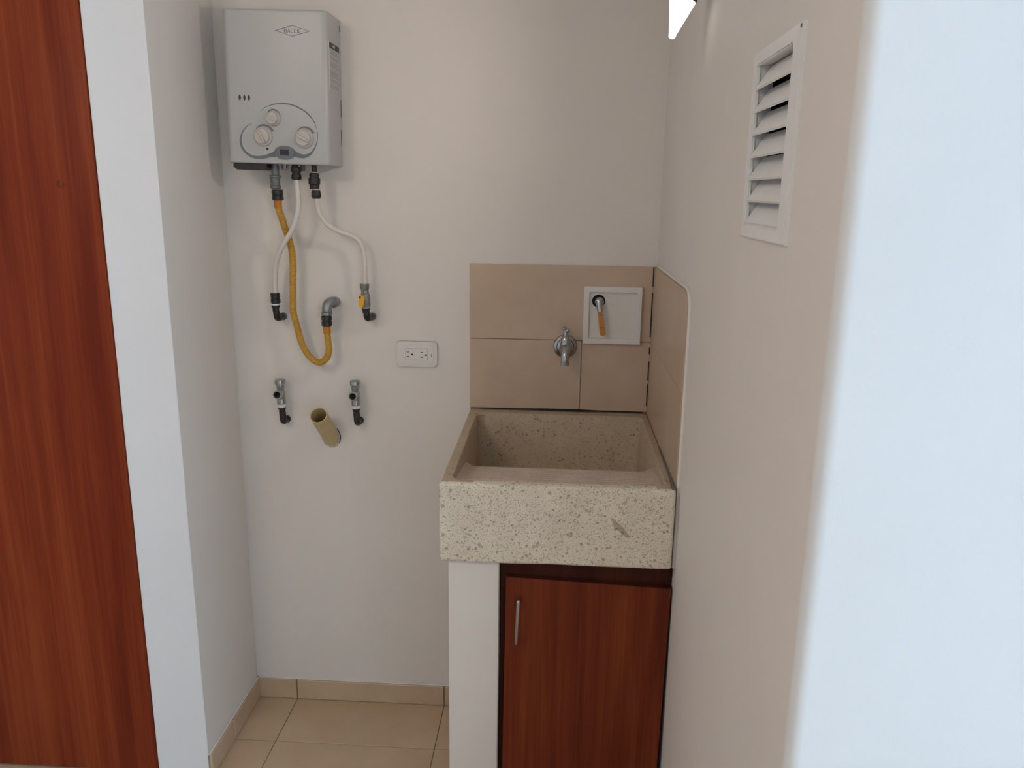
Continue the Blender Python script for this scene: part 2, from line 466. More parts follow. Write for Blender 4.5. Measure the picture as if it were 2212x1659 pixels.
# slightly uneven hand-cast edges
bmesh.ops.subdivide_edges(bm, edges=[e for e in bm.edges if e.calc_length() > .1], cuts=14, use_grid_fill=True)
random.seed(4)
for vv in bm.verts:
    if vv.co.z < .79 and vv.co.y < -.57:
        k = vv.co.x
        vv.co.z += .0006 * math.sin(k * 37) - .0022 * math.exp(-((k - .72) / .035) ** 2)
    if vv.co.y < -.57: vv.co.y += .0012 * math.sin(vv.co.x * 23 + vv.co.z * 31)
basin = finish('basin', bm, 'terrazzo', sink)
BX0, BX1, BY0, BY1 = .6875, 1.1375, -.578, -.049
bm = BM(); rings = []
for z, ins, rr in ((1.0, -.004, .022), (ZS, 0, .022), (ZS - .004, .003, .024), (.815, .008, .030), (.797, .014, .032), (.792, .028, .03)):
    rings.append([bm.verts.new((x, y, z)) for x, y in rrect(BX0 + ins, BX1 - ins, BY0 + ins, BY1 - ins, rr, 8)])
for A, B in zip(rings, rings[1:]):
    for i in range(len(A)):
        bm.faces.new((A[i], A[(i + 1) % len(A)], B[(i + 1) % len(A)], B[i]))
bm.faces.new(rings[0]); bm.faces.new(rings[-1])
cut = finish('cut', bm, 'terrazzo'); 
for vv in cut.data.vertices: vv.co = vv.co - WLOC[sink.name]
cut.location = WLOC[sink.name]
boolean(basin, cut)
basin.data.materials.append(MATS['terrazzo_brown'])  # darker, browner stone on the basin's inner faces and rim
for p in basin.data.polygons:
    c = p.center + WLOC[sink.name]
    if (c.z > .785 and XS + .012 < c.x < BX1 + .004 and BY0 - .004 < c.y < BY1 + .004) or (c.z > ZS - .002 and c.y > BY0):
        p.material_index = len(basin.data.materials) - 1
for p in basin.data.polygons: p.use_smooth = True
try: basin.data.set_sharp_from_angle(angle=math.radians(35))
except Exception: pass
# ribbed washboard that slopes down to the well
bm = BM(); NX, NY = 24, 90; grid = []
Y0w, Y1w = BY0 + .006, -.335
for j in range(NY + 1):
    t = j / NY; y = Y0w + (Y1w - Y0w) * t
    zb = .936 - .036 * t
    if t > .93: zb -= .012 * ((t - .93) / .07) ** 2
    row = []
    for i in range(NX + 1):
        s = i / NX; x = BX0 + .004 + (BX1 - BX0 - .008) * s
        e = min(1, max(0, (min(s, 1 - s) - .06) / .06)) * min(1, max(0, (t - .06) / .05)) * min(1, max(0, (.90 - t) / .05))
        side = max(0, .035 - min(s, 1 - s)) / .035
        row.append(bm.verts.new((x, y, zb + .0034 * e * math.sin(t * 2 * math.pi * 11) + .010 * side ** 2)))
    grid.append(row)
for j in range(NY):
    for i in range(NX):
        bm.faces.new((grid[j][i], grid[j][i + 1], grid[j + 1][i + 1], grid[j + 1][i]))
edge = [grid[0][i] for i in range(NX + 1)] + [grid[j][NX] for j in range(1, NY + 1)] + [grid[NY][i] for i in range(NX - 1, -1, -1)] + [grid[j][0] for j in range(NY - 1, 0, -1)]
low = [bm.verts.new((vv.co.x, vv.co.y, .80)) for vv in edge]
for i in range(len(edge)):
    j = (i + 1) % len(edge); bm.faces.new((edge[i], edge[j], low[j], low[i]))
bm.faces.new(low)
tag(finish('washboard', bm, 'terrazzo_worn', sink, angle=60), 'worn ribbed washboard slope')
# pale scrape on the front face
bm = BM()
prism(bm, [(1.0225, .886), (1.030, .882), (1.052, .862), (1.060, .849), (1.066, .846), (1.060, .843), (1.046, .853), (1.030, .868)], YS - .0016, YS + .003)
scr = finish('scrape', bm, 'terrazzo_brown', sink, smooth=False)
# grey mortar smear between sink and right tiles
bm = BM()
prism(bm, [(W - TT - .010, YS + .004), (W - TT, YS + .004), (W - TT, -.30), (W - TT - .003, -.36), (W - TT - .006, -.50)], ZS, ZS + .0012, 'z')
finish('mortar', bm, 'grey_union', sink, smooth=False)

# ------------------------------------------------------------------ cabinet under the sink
cab = thing('sink_cabinet', 'reddish brown wooden cabinet under the stone sink', 'cabinet', (.98, -.3, 0))
CX0, CX1 = .7925, W - .003
finish('top_rail', box(BM(), (CX0, -.565, .700), (CX1, -.545, .7722), .001, 1), 'frame_wood', cab)
finish('side_stile', box(BM(), (CX0, -.562, .002), (CX0 + .016, -.50, .700), .001, 1), 'frame_wood', cab)
finish('side_stile', box(BM(), (CX1 - .016, -.552, .002), (CX1, -.50, .700), .001, 1), 'frame_wood', cab)
finish('back_panel', box(BM(), (CX0 + .02, -.05, .01), (CX1 - .02, -.04, .69)), 'frame_wood', cab, smooth=False)
finish('bottom_panel', box(BM(), (CX0 + .02, -.53, .05), (CX1 - .02, -.06, .066)), 'frame_wood', cab, smooth=False)
bm = BM(); DX0, DX1, DYF = .8045, 1.1585, -.582
prism(bm, [(DX0 - .004, .02), (DX1 - .008, .02), (DX1 + .001, .721), (DX0 + .001, .734)], DYF, DYF + .018)
bmesh.ops.bevel(bm, geom=bm.edges[:], offset=.0012, segments=1, affect='EDGES')
dr = finish('door', bm, 'cabinet_wood', cab)
bm = BM(); prism(bm, [(DX0 + .001, .7335), (DX1 + .001, .7205), (DX1 + .001, .7220), (DX0 + .001, .7350)], DYF + .0008, DYF + .018)
finish('top_edge_shade', bm, 'frame_wood', dr, smooth=False)  # dark strip paints shade along the top of the door
hp = [(.8345, DYF, .684), (.8345, -.601, .690), (.8340, -.607, .682), (.8325, -.6095, .64), (.8310, -.607, .598), (.8307, -.601, .588), (.8307, DYF, .594)]
bm = BM(); pth = spline(hp, 8); n_ = len(pth)
sweep(bm, pth, lambda i: .0030 + .0016 * (1 - i / n_), 14)
tag(finish('handle', bm, 'steel_satin', dr), 'slim brushed steel bar handle')

# ------------------------------------------------------------------ water heater
HX, HZ = .1975, 1.7815
heater = thing('water_heater', 'white wall-mounted gas water heater with three knobs and hoses below', 'water heater', (HX, -.06, HZ))
heater.rotation_euler = (0, .018, 0)
hw, hh, HF = .1305, .1795, -.118
bm = BM(); r = .016; pts = [(HX - hw, -.002), (HX - hw, HF + r)]
pts += [(HX - hw + r - r * math.cos(a), HF + r - r * math.sin(a)) for a in [math.pi / 2 * k / 8 for k in range(1, 9)]]
pts += [(HX + hw - r + r * math.sin(a), HF + r - r * math.cos(a)) for a in [math.pi / 2 * k / 8 for k in range(0, 9)]]
pts += [(HX + hw, -.002)]
rings = []
for z, ins in ((HZ - hh, .004), (HZ - hh + .0006, .0018), (HZ - hh + .0020, .0005), (HZ - hh + .004, 0), (HZ - hh + .008, 0), (HZ + hh - .008, 0), (HZ + hh - .004, 0), (HZ + hh - .0020, .0005), (HZ + hh - .0006, .0018), (HZ + hh, .004)):
    fx, fy = 1 - ins / hw, 1 - ins / abs(HF)
    rings.append([bm.verts.new((HX + (p[0] - HX) * fx, p[1] * fy, z)) for p in pts])
for A, B in zip(rings, rings[1:]):
    for k in range(len(A)):
        bm.faces.new((A[k], A[(k + 1) % len(A)], B[(k + 1) % len(A)], B[k]))
bm.faces.new(rings[0]); bm.faces.new(rings[-1])
casing = finish('casing', bm, 'enamel_white', heater, angle=40)
def hx(px): return .1049 + 1.837e-4 * (px - 373)
def hz(py): return 1.7574 - 1.728e-4 * (py - 205)
F0, F1 = HF - .0005, HF + .003
def dec(name, pts, mat, parent=casing, off=0.0):
    return finish(name, prism(BM(), pts, F0 - off, F1), mat, parent, smooth=False)
# diamond badge and its lettering
LX, LZ, LW, LH = .2420, 1.9133, .0438, .0127
bm = BM(); k = .965
od = [(LX - LW, LZ), (LX, LZ + LH), (LX + LW, LZ), (LX, LZ - LH), (LX - LW, LZ)]
idn = [(LX - LW * .93, LZ), (LX, LZ + LH * .89), (LX + LW * .93, LZ), (LX, LZ - LH * .89), (LX - LW * .93, LZ)]
strip(bm, od, idn, F0, F1); badge = finish('badge', bm, 'ink_grey', heater, smooth=False)
def stroke(bm, a, b, w):
    a, b = Vector(a), Vector(b); d = (b - a).normalized(); n = Vector((-d.y, d.x)) * w / 2
    strip(bm, [a + n, b + n], [a - n, b - n], F0, F1)
def arc(bm, c, rx, rz, a0, a1, w, n=10):
    A = [math.radians(a0 + (a1 - a0) * i / n) for i in range(n + 1)]
    strip(bm, [(c[0] + (rx + w / 2) * math.cos(a), c[1] + (rz + w / 2) * math.sin(a)) for a in A],
          [(c[0] + (rx - w / 2) * math.cos(a), c[1] + (rz - w / 2) * math.sin(a)) for a in A], F0, F1)
bm = BM(); lh = .0046; lw = .0060; x = LX - .0203; TK, TN, SF = .0012, .0006, .0013
def serif(bm, x, z): stroke(bm, (x - SF / 2, z), (x + SF / 2, z), .0005)
# H
for xx in (x + .0008, x + lw - .0008):
    stroke(bm, (xx, LZ - lh), (xx, LZ + lh), TK); serif(bm, xx, LZ - lh); serif(bm, xx, LZ + lh)
stroke(bm, (x + .0008, LZ), (x + lw - .0008, LZ), TN); x += .0083
# A
stroke(bm, (x, LZ - lh), (x + lw / 2, LZ + lh), TN); stroke(bm, (x + lw / 2, LZ + lh), (x + lw, LZ - lh), TK)
stroke(bm, (x + .0013, LZ - .0013), (x + lw - .0013, LZ - .0013), TN); serif(bm, x, LZ - lh); serif(bm, x + lw, LZ - lh); x += .0083
# C
arc(bm, (x + .0032, LZ), .0028, lh - .0002, 50, 310, .0010, 16); stroke(bm, (x + .0052, LZ + .0022), (x + .0052, LZ + lh), .0006); x += .0079
# E
stroke(bm, (x + .0008, LZ - lh), (x + .0008, LZ + lh), TK)
for dz, ln in ((lh - .0003, .0052), (0, .0040), (-lh + .0003, .0054)): stroke(bm, (x, LZ + dz), (x + ln, LZ + dz), TN)
stroke(bm, (x + .0052, LZ + lh), (x + .0052, LZ + lh - .0018), TN); stroke(bm, (x + .0054, LZ - lh), (x + .0054, LZ - lh + .0018), TN); x += .0078
# B
stroke(bm, (x + .0008, LZ - lh), (x + .0008, LZ + lh), TK)
arc(bm, (x + .0022, LZ + lh / 2), .0021, lh / 2 - .0003, -90, 90, .0009, 8); arc(bm, (x + .0022, LZ - lh / 2), .0025, lh / 2 - .0003, -90, 90, .0010, 8)
for dz in (lh - .0003, 0, -lh + .0003): stroke(bm, (x - .0004, LZ + dz), (x + .0024, LZ + dz), TN)
finish('lettering', bm, 'ink_grey', badge, smooth=False)
# three small flame marks
for cx in (373, 437, 498):
    pts = []
    for i in range(16):
        a = 2 * math.pi * i / 16
        pts.append((hx(cx) + .0031 * math.cos(a) * abs(math.cos(a)) ** .2 * (1 if True else 0) * (1 - .25 * abs(math.sin(a))), hz(205) + .0070 * math.sin(a)))
    dec('flame_mark', pts, 'ink_dark')
for a0, cx, cz in ((40, 400, 295), (220, 462, 290)):
    bm = BM(); arc(bm, (hx(cx), hz(cz)), .0034, .0042, a0, a0 + 240, .0008); finish('small_print', bm, 'ink_pink', casing, smooth=False)
# curved grey outline of the control panel
def ribbon(name, outer, inner, mat, n=8):
    A = [(p.x, p.y) for p in spline([(hx(a), hz(b), 0) for a, b in outer], n)]
    B = [(p.x, p.y) for p in spline([(hx(a), hz(b), 0) for a, b in inner], n)]
    bm = BM(); strip(bm, A, B, F0, F1); return finish(name, bm, mat, casing, smooth=False)
ribbon('panel_outline', [(640, 392), (720, 325), (840, 278), (970, 262), (1110, 285), (1240, 348), (1330, 425), (1390, 520), (1418, 620)],
       [(642, 394), (724, 330), (843, 290), (970, 277), (1104, 302), (1230, 362), (1318, 436), (1382, 525), (1416, 622)], 'ink_grey')
ribbon('panel_outline', [(1428, 640), (1424, 740), (1395, 850), (1330, 960), (1240, 1012), (1160, 1012), (1100, 1003)],
       [(1424, 640), (1417, 740), (1380, 850), (1310, 935), (1230, 962), (1160, 945), (1108, 915)], 'ink_grey')
ribbon('panel_outline', [(512, 552), (440, 600), (378, 680), (345, 790), (360, 890), (430, 985), (545, 1042), (660, 1040), (760, 1018), (840, 1012)],
       [(514, 556), (448, 608), (392, 690), (370, 790), (388, 880), (450, 960), (555, 1000), (660, 992), (750, 962), (828, 925)], 'ink_grey')
pts = [(hx(965) + .0268 * math.cos(2 * math.pi * i / 40), hz(945) + .0165 * math.sin(2 * math.pi * i / 40)) for i in range(40)]
bm = BM(); prism(bm, pts, HF - .0040, HF + .002)
es = [e for e in bm.edges if all(abs(vv.co.y - (HF - .004)) < 1e-6 for vv in e.verts)]
bmesh.ops.bevel(bm, geom=es, offset=.0022, segments=3, affect='EDGES')
disp = finish('display', bm, 'ink_grey', heater)
pts = rrect(hx(905), hx(1025), hz(985), hz(900), .001, 3)
finish('display_window', prism(BM(), pts, HF - .0046, HF - .003), 'display_dark', disp, smooth=False)
# knobs with a dark scale arc above each
def knob(px, py, r, rot, big):
    c = (hx(px), hz(py)); y0 = HF
    bm = BM(); lathe(bm, [(r, 0), (r, .004), (r * .94, .007), (r * .80, .0085), (r * .78, .015), (r * .72, .0165), (0, .0165)], (c[0], y0 + .001, c[1]), (0, -1, 0), 36)
    kn = finish('knob', bm, 'knob_cream', heater)
    bm = BM(); box(bm, (-r * .68, -.0055, -r * .13), (r * .68, .0, r * .13), .0022, 2)
    bmesh.ops.rotate(bm, verts=bm.verts, cent=(0, 0, 0), matrix=Matrix.Rotation(rot, 3, 'Y'))
    bmesh.ops.translate(bm, verts=bm.verts, vec=(c[0], y0 - .0150, c[1]))
    finish('grip', bm, 'knob_cream', kn)
    A = [math.radians(a) for a in range(28, 142, 6)]; n = len(A) - 1
    rr = r + .0008
    wid = (lambda t: .0008 + .0042 * math.sin(min(1, t * 1.25) * math.pi / 2)) if big else (lambda t: .0004 + .0028 * math.sin(math.pi * min(1, .15 + t * .85)))
    bm = BM(); out = []; inn = []
    for i, a in enumerate(A):
        t = 1 - i / n; wv = wid(t)
        out.append((c[0] + (rr + wv) * math.cos(a), c[1] + (rr + wv) * math.sin(a) + .0005)); inn.append((c[0] + rr * math.cos(a), c[1] + rr * math.sin(a) + .0005))
    strip(bm, out, inn, F0, F1); finish('scale_arc', bm, 'ink_grey', casing, smooth=False)
    for sgn in (-1, 1):
        bm = BM(); xx = c[0] + sgn * (r + .0045); stroke(bm, (xx - .003, c[1] + r * .62), (xx + .003, c[1] + r * .62), .0007)
        finish('scale_mark', bm, 'ink_pale', casing, smooth=False)
knob(825, 478, .0182, math.radians(35), False)
knob(678, 728, .0238, math.radians(60), True)
knob(1240, 742, .0238, math.radians(28), True)
bm = BM(); lathe(bm, [(.0032, 0), (.0032, .0006), (.0016, .0012), (0, .0012)], (hx(725), HF, hz(900)), (0, -1, 0), 16); finish('sensor_hole', bm, 'ink_dark', heater)
for cx, cz, ln in ((570, 900, .016), (575, 925, .015), (1265, 912, .019)):
    bm = BM(); random.seed(int(cx + cz)); xx = hx(cx) - ln / 2
    while xx < hx(cx) + ln / 2:
        wdt = .0016 + random.random() * .0012; stroke(bm, (xx, hz(cz)), (xx + wdt, hz(cz)), .0011); xx += wdt + .0007
    finish('small_print', bm, 'ink_light', casing, smooth=False)
# printed sticker and slots on the right side
XR = HX + hw
bm = BM(); box(bm, (XR - .001, -.108, 1.782), (XR + .0005, -.020, 1.894)); stk = finish('sticker', bm, 'enamel_white', heater, smooth=False)
bm = BM(); box(bm, (XR - .001, -.107, 1.880), (XR + .0009, -.020, 1.893)); hd = finish('sticker_header', bm, 'ink_dark', stk, smooth=False)
bm = BM(); random.seed(9); z = 1.874
for para in (3, 2, 4, 5, 2, 3):
    for _ in range(para):
        y = -.103; stop = -.030 - random.random() * .02
        while y < stop:
            ln = .004 + random.random() * .009; box(bm, (XR, y, z), (XR + .0008, y + ln, z + .0014)); y += ln + .0022
        z -= .0036
    z -= .0042
finish('sticker_print', bm, 'ink_pale', stk, smooth=False)
bm = BM(); box(bm, (XR, -.078, 1.8835), (XR + .0012, -.060, 1.8895)); finish('sticker_symbol', bm, 'enamel_white', stk, smooth=False)
for z0, z1 in ((1.726, 1.768), (1.656, 1.695), (1.932, 1.946)):
    finish('side_slot', box(BM(), (XR - .003, -.010, z0), (XR + .0006, -.0075, z1)), 'shadow_gap', casing, smooth=False)
# below the casing
ZB = HZ - hh
bm = BM(); prism(bm, [(.0785, ZB + .002), (.1640, ZB + .002), (.1640, ZB - .010), (.157, ZB - .0165), (.0865, ZB - .0165), (.0785, ZB - .010)], -.112, -.068)
tag(finish('battery_box', bm, 'black_plastic', heater, smooth=False), 'black battery box under the casing')
bm = BM(); rod(bm, (.1740, -.08, ZB + .004), (.1740, -.08, 1.568), .0098, 20); finish('gas_pipe', bm, 'grey_union', heater)
bm = BM(); lathe(bm, [(.0130, 0), (.0142, .001), (.0142, .005), (.0118, .0065), (.0118, .025), (.0135, .0265), (.0135, .0325), (.010, .034)], (.1733, -.08, 1.5745), (0, 0, -1), 24)
finish('gas_union', bm, 'grey_union', heater)
bm = BM(); rod(bm, (.2271, -.085, ZB + .004), (.2271, -.085, 1.585), .0085, 18); finish('water_pipe', bm, 'black_iron', heater)
bm = BM(); rod(bm, (.2756, -.08, ZB + .004), (.2752, -.08, 1.580), .0068, 18); finish('water_pipe', bm, 'black_iron', heater)
bm = BM(); lathe(bm, [(.009, 0), (.0105, .001), (.0105, .004), (.009, .005), (.009, .008), (.0105, .009), (.0095, .0125), (.004, .0145)], (.1930, -.06, ZB + .001), (0, 0, -1), 20); finish('drain_plug', bm, 'chrome_satin', heater)
bm = BM(); lathe(bm, [(.0060, 0), (.0060, .014), (.005, .0155)], (.2395, -.06, ZB + .001), (0, 0, -1), 16); finish('relief_stub', bm, 'grey_union', heater)
bm = BM(); lathe(bm, [(.0092, 0), (.0100, .001), (.0100, .003), (.0122, .0035), (.0122, .013), (.0148, .0135), (.0148, .029), (.0124, .030), (.0118, .041), (.0095, .042)], (.2751, -.08, 1.5842), (0, 0, -1), 24)
finish('check_valve', bm, 'black_iron', heater)
bm = BM(); lathe(bm, [(.0096, 0), (.0096, .0028)], (.2751, -.08, 1.5860), (0, 0, -1), 20); finish('teflon_ring', bm, 'teflon', heater)

# ------------------------------------------------------------------ hoses
def hex_nut(bm, org, axis, r, h, groove=True):
    lathe(bm, [(r * .86, 0), (r, .0016), (r, h * .42), (r * .88, h * .46), (r * .88, h * .54), (r, h * .58), (r, h - .0016), (r * .86, h)], org, axis, 8 if False else 10)
    return bm
gas_pts = [(.1733, -.080, 1.5135), (.1727, -.078, 1.4949), (.1794, -.068, 1.4596), (.1855, -.058, 1.4265), (.1930, -.052, 1.3904), (.1945, -.050, 1.3485), (.1916, -.050, 1.2920), (.1893, -.050, 1.2405),
           (.1893, -.050, 1.2161), (.1986, -.050, 1.1729), (.2084, -.050, 1.1322), (.2273, -.050, 1.0973), (.2530, -.050, 1.0802), (.2742, -.050, 1.0926), (.2825, -.050, 1.1164), (.2807, -.050, 1.1457), (.2793, -.050, 1.1689), (.2794, -.050, 1.1845)]
gh = thing('gas_hose', 'yellow corrugated gas hose looping from the heater to the bare pipe elbow', 'hose', (.2794, -.05, 1.0802))
path = resample(spline(gas_pts, 14), .0011)
bm = BM(); sweep(bm, path, lambda i: .0088 + .0007 * math.sin(i * math.pi / 2), 16); finish('tube', bm, 'hose_yellow', gh, angle=80)
for a, b in ((0, 20), (len(path) - 22, len(path))):
    bm = BM(); sweep(bm, path[a:b:3] if b - a > 4 else path[a:b], .0102, 18); tag(finish('end_sleeve', bm, 'hose_orange', gh, angle=60), 'orange end sleeve')
bm = BM(); hex_nut(bm, (.1733, -.08, 1.5395), (0, 0, -1), .0148, .0275); finish('hose_nut', bm, 'black_plastic', gh)
bm = BM(); hex_nut(bm, (.2797, -.05, 1.2105), (0, 0, -1), .0142, .028); finish('hose_nut', bm, 'black_plastic', gh)

wp = thing('water_hose', 'white water hose crossing in front of the yellow hose', 'hose', (.1413, -.05, 1.2667))
pts = [(.2262, -.085, 1.5700), (.2290, -.085, 1.5277), (.2257, -.086, 1.4824), (.2096, -.086, 1.4391), (.1832, -.080, 1.4031), (.1623, -.070, 1.3690), (.1498, -.060, 1.3345), (.1434, -.052, 1.2969), (.1418, -.050, 1.2640)]
bm = BM(); sweep(bm, resample(spline(pts, 10), .006), .0069, 18); finish('tube', bm, 'hose_white', wp, angle=80)
bm = BM(); lathe(bm, [(.010, 0), (.0128, .002), (.0128, .012), (.0108, .014), (.0108, .018), (.0126, .020), (.0132, .027), (.0118, .0315), (.009, .032)], (.2266, -.085, 1.5965), (0, 0, -1), 12); finish('hose_nut', bm, 'black_plastic', wp)
bm = BM(); hex_nut(bm, (.1418, -.05, 1.2690), (0, 0, -1), .0128, .0285); finish('hose_nut', bm, 'black_plastic', wp)

wq = thing('water_hose', 'white water hose bending right down to the valve with yellow handle', 'hose', (.3865, -.05, 1.2973))
pts = [(.2737, -.080, 1.5260), (.2758, -.078, 1.5070), (.2797, -.072, 1.4775), (.2989, -.065, 1.4505), (.3272, -.058, 1.4343), (.3563, -.052, 1.4236), (.3751, -.050, 1.4100), (.3857, -.050, 1.3854), (.3881, -.050, 1.3520), (.3881, -.050, 1.3241), (.3862, -.050, 1.2940)]
bm = BM(); sweep(bm, resample(spline(pts, 10), .006), .0066, 18); finish('tube', bm, 'hose_white', wq, angle=80)
bm = BM(); lathe(bm, [(.0090, 0), (.0110, .0006), (.0110, .004), (.0126, .007), (.0126, .016), (.0108, .0205), (.008, .021)], (.2744, -.08, 1.5402), (0, 0, -1), 12); finish('hose_nut', bm, 'chrome_satin' if False else 'black_iron', wq)
bm = BM(); lathe(bm, [(.0105, 0), (.0105, .0020)], (.2744, -.08, 1.5420), (0, 0, -1), 20); finish('teflon_ring', bm, 'teflon', wq)
bm = BM(); lathe(bm, [(.0118, 0), (.0128, .0012), (.0124, .011), (.0105, .016)], (.3859, -.05, 1.2980), (0, 0, -1), 14); finish('hose_nut', bm, 'valve_grey', wq)

# ------------------------------------------------------------------ wall elbows and valves
def elbow_path(top, bottom, wall, r):
    """from top straight down to the bend, then back to the wall"""
    top, wall = Vector(top), Vector(wall); b = Vector((bottom[0], top.y, wall.z))
    a = b + Vector((0, 0, r)); d = (wall - b).normalized(); c = b + d * r
    return [top, a] + [((1 - t) ** 2) * a + 2 * t * (1 - t) * b + t * t * c for t in [k / 8 for k in range(1, 9)]] + [wall]
e1 = thing('pipe_elbow', 'dark iron elbow on the wall under the left white hose', 'pipe elbow', (.142, -.02, 1.196))
bm = BM(); sweep(bm, [Vector((.1414, -.05, 1.238))] + elbow_path((.1414, -.05, 1.224), (.1425, 0, 0), (.1440, 0, 1.1985), .016), .0090, 18); finish('elbow', bm, 'black_iron', e1, angle=60)
bm = BM(); lathe(bm, [(.0112, 0), (.0112, .004), (.0094, .0055)], (.1414, -.05, 1.2345), (0, 0, -1), 20); finish('collar', bm, 'black_iron', e1)
bm = BM(); lathe(bm, [(.0106, 0), (.0106, .0042)], (.1414, -.05, 1.2405), (0, 0, -1), 20); tag(finish('teflon_ring', bm, 'teflon', e1), 'white thread tape')
bm = BM(); lathe(bm, [(.0106, 0), (.0106, .006), (.0092, .008)], (.1440, -.0005, 1.1985), (0, -1, 0), 20); finish('wall_ring', bm, 'grey_union', e1)

e2 = thing('pipe_elbow', 'grey galvanized elbow on the wall at the end of the yellow hose', 'pipe elbow', (.285, -.02, 1.24))
bm = BM(); pth = [Vector((.2806, -.05, 1.2095)), Vector((.2810, -.05, 1.221))]
a, b_, c = Vector((.2812, -.05, 1.222)), Vector((.2820, -.052, 1.2470)), Vector((.2885, -.022, 1.2445))
pth += [((1 - t) ** 2) * a + 2 * t * (1 - t) * b_ + t * t * c for t in [k / 10 for k in range(0, 11)]] + [Vector((.2915, 0, 1.2420))]
sweep(bm, pth, lambda i: .0132 if i > 1 else .0105, 22); finish('elbow', bm, 'galvanized', e2, angle=70)
bm = BM(); lathe(bm, [(.0128, 0), (.0146, .001), (.0146, .006), (.0128, .0075)], (.2808, -.05, 1.2128), (0, 0, 1), 24); finish('collar', bm, 'galvanized', e2)
bm = BM(); lathe(bm, [(.0150, 0), (.0150, .006), (.0132, .008)], (.2910, -.016, 1.2425), (-.1, -1, .05), 24); finish('collar', bm, 'galvanized', e2)
bm = BM(); rod(bm, (.2910, -.018, 1.2422), (.2920, .0, 1.2410), .0115, 20); finish('nipple', bm, 'black_iron', e2)
bm = BM(); lathe(bm, [(.0145, 0), (.013, .0022), (.011, .003)], (.2920, -.0002, 1.2415), (0, -1, 0), 14); finish('wall_ring', bm, 'plaster_crumb', e2)

bv = thing('ball_valve', 'grey ball valve with small yellow handle under the right white hose', 'valve', (.388, -.02, 1.2))
bm = BM(); lathe(bm, [(.0090, 0), (.0105, .002), (.0105, .010), (.0128, .013), (.0138, .022), (.0138, .028), (.0130, .031), (.0130, .045), (.0118, .047)], (.3862, -.05, 1.2825), (.04, 0, -1), 8); finish('valve_body', bm, 'valve_grey', bv)
bm = BM(); prism(bm, rrect(.3745, .3895, 1.2385, 1.2700, .0048, 5), -.0745, -.0675)
es = bm.edges[:]; bmesh.ops.bevel(bm, geom=es, offset=.0010, segments=2, affect='EDGES')
for vv in bm.verts:
    if vv.co.z < 1.256: vv.co.x = .3812 + (vv.co.x - .3820) * .80
tag(finish('handle', bm, 'handle_yellow', bv), 'yellow butterfly handle')
bm = BM(); rod(bm, (.3845, -.06, 1.258), (.3835, -.069, 1.258), .0045, 14); finish('stem', bm, 'valve_grey', bv)
bm = BM(); lathe(bm, [(.0026, 0), (.0026, .0012), (0, .0014)], (.3785, -.0742, 1.2650), (0, -1, 0), 14); finish('handle_screw', bm, 'ink_dark', bv)
bm = BM(); lathe(bm, [(.0112, 0), (.0112, .0024)], (.3880, -.05, 1.2360), (0, 0, -1), 20); finish('teflon_ring', bm, 'teflon', bv)
bm = BM(); lathe(bm, [(.0116, 0), (.0116, .003), (.0096, .005), (.0096, .012), (.0088, .0125), (.0088, .014)], (.3882, -.05, 1.2335), (0, 0, -1), 20); finish('collar', bm, 'black_iron', bv)
bm = BM(); sweep(bm, elbow_path((.3886, -.05, 1.2195), (.3895, 0, 0), (.3935, 0, 1.2035), .017), .0092, 18); finish('elbow', bm, 'black_iron', bv, angle=60)
bm = BM(); lathe(bm, [(.0108, 0), (.0108, .006), (.0094, .008)], (.3935, -.0005, 1.2035), (0, -1, 0), 20); finish('wall_ring', bm, 'grey_union', bv)

def angle_valve(label, x, dz, lean, outl):
    YV = -.034
    t = thing('angle_valve', label, 'valve', (x, -.015, .9 + dz), 'washing machine valves')
    ax = Vector((lean, 0, -1)).normalized(); o = Vector((x, YV, 1.0272 + dz))
    bm = BM(); lathe(bm, [(.004, -.0008), (.0115, 0), (.0140, .002), (.0146, .006), (.0146, .0125), (.0125, .0150)], o, ax, 12); finish('valve_cap', bm, 'chrome_satin', t)
    bm = BM(); lathe(bm, [(.0118, .014), (.0112, .024), (.0100, .027), (.0100, .031), (.0115, .034), (.0122, .048), (.0122, .052), (.0112, .0535), (.0124, .055), (.0124, .070), (.0105, .072)], o, ax, 24); finish('valve_body', bm, 'chrome_satin', t)
    oc = o + ax * .0375; d = Vector(outl).normalized()
    bm = BM(); lathe(bm, [(.0095, .004), (.0095, .018), (.0118, .020), (.0124, .036), (.0112, .0385), (.0092, .0385), (.0084, .036), (.0080, .018), (0, .018)], oc, d, 28, caps=False)
    out = finish('outlet', bm, 'chrome_satin', t)
    bm = BM(); lathe(bm, [(.0079, .0182), (.0079, .0195), (0, .0195)], oc, d, 22); finish('bore', bm, 'shadow_gap', out)
    q = o + ax * .0722
    bm = BM(); lathe(bm, [(.0106, 0), (.0116, .0015), (.0110, .0075), (.0098, .009)], q, ax, 20); tag(finish('teflon_ring', bm, 'teflon', t), 'white thread tape')
    q2 = o + ax * .081
    bm = BM(); lathe(bm, [(.0108, 0), (.0108, .004), (.0090, .006), (.0084, .016)], q2, ax, 20); finish('nipple', bm, 'black_iron', t)
    q3 = o + ax * .094
    bm = BM(); sweep(bm, elbow_path(q3, (q3.x + .001, 0, 0), (q3.x + .001, 0, .9030 + dz), .014), .0092, 18); finish('elbow', bm, 'black_iron', t, angle=60)
    bm = BM(); lathe(bm, [(.0108, 0), (.0108, .008), (.0094, .010)], (q3.x + .001, -.0005, .9030 + dz), (0, -1, 0), 18); finish('wall_ring', bm, 'black_iron', t)
angle_valve('chrome angle valve left of the beige drain pipe', .1358, 0, .022, (.06, -1, .03))
angle_valve('chrome angle valve right of the beige drain pipe', .3470, .0020, .018, (.04, -1, .02))

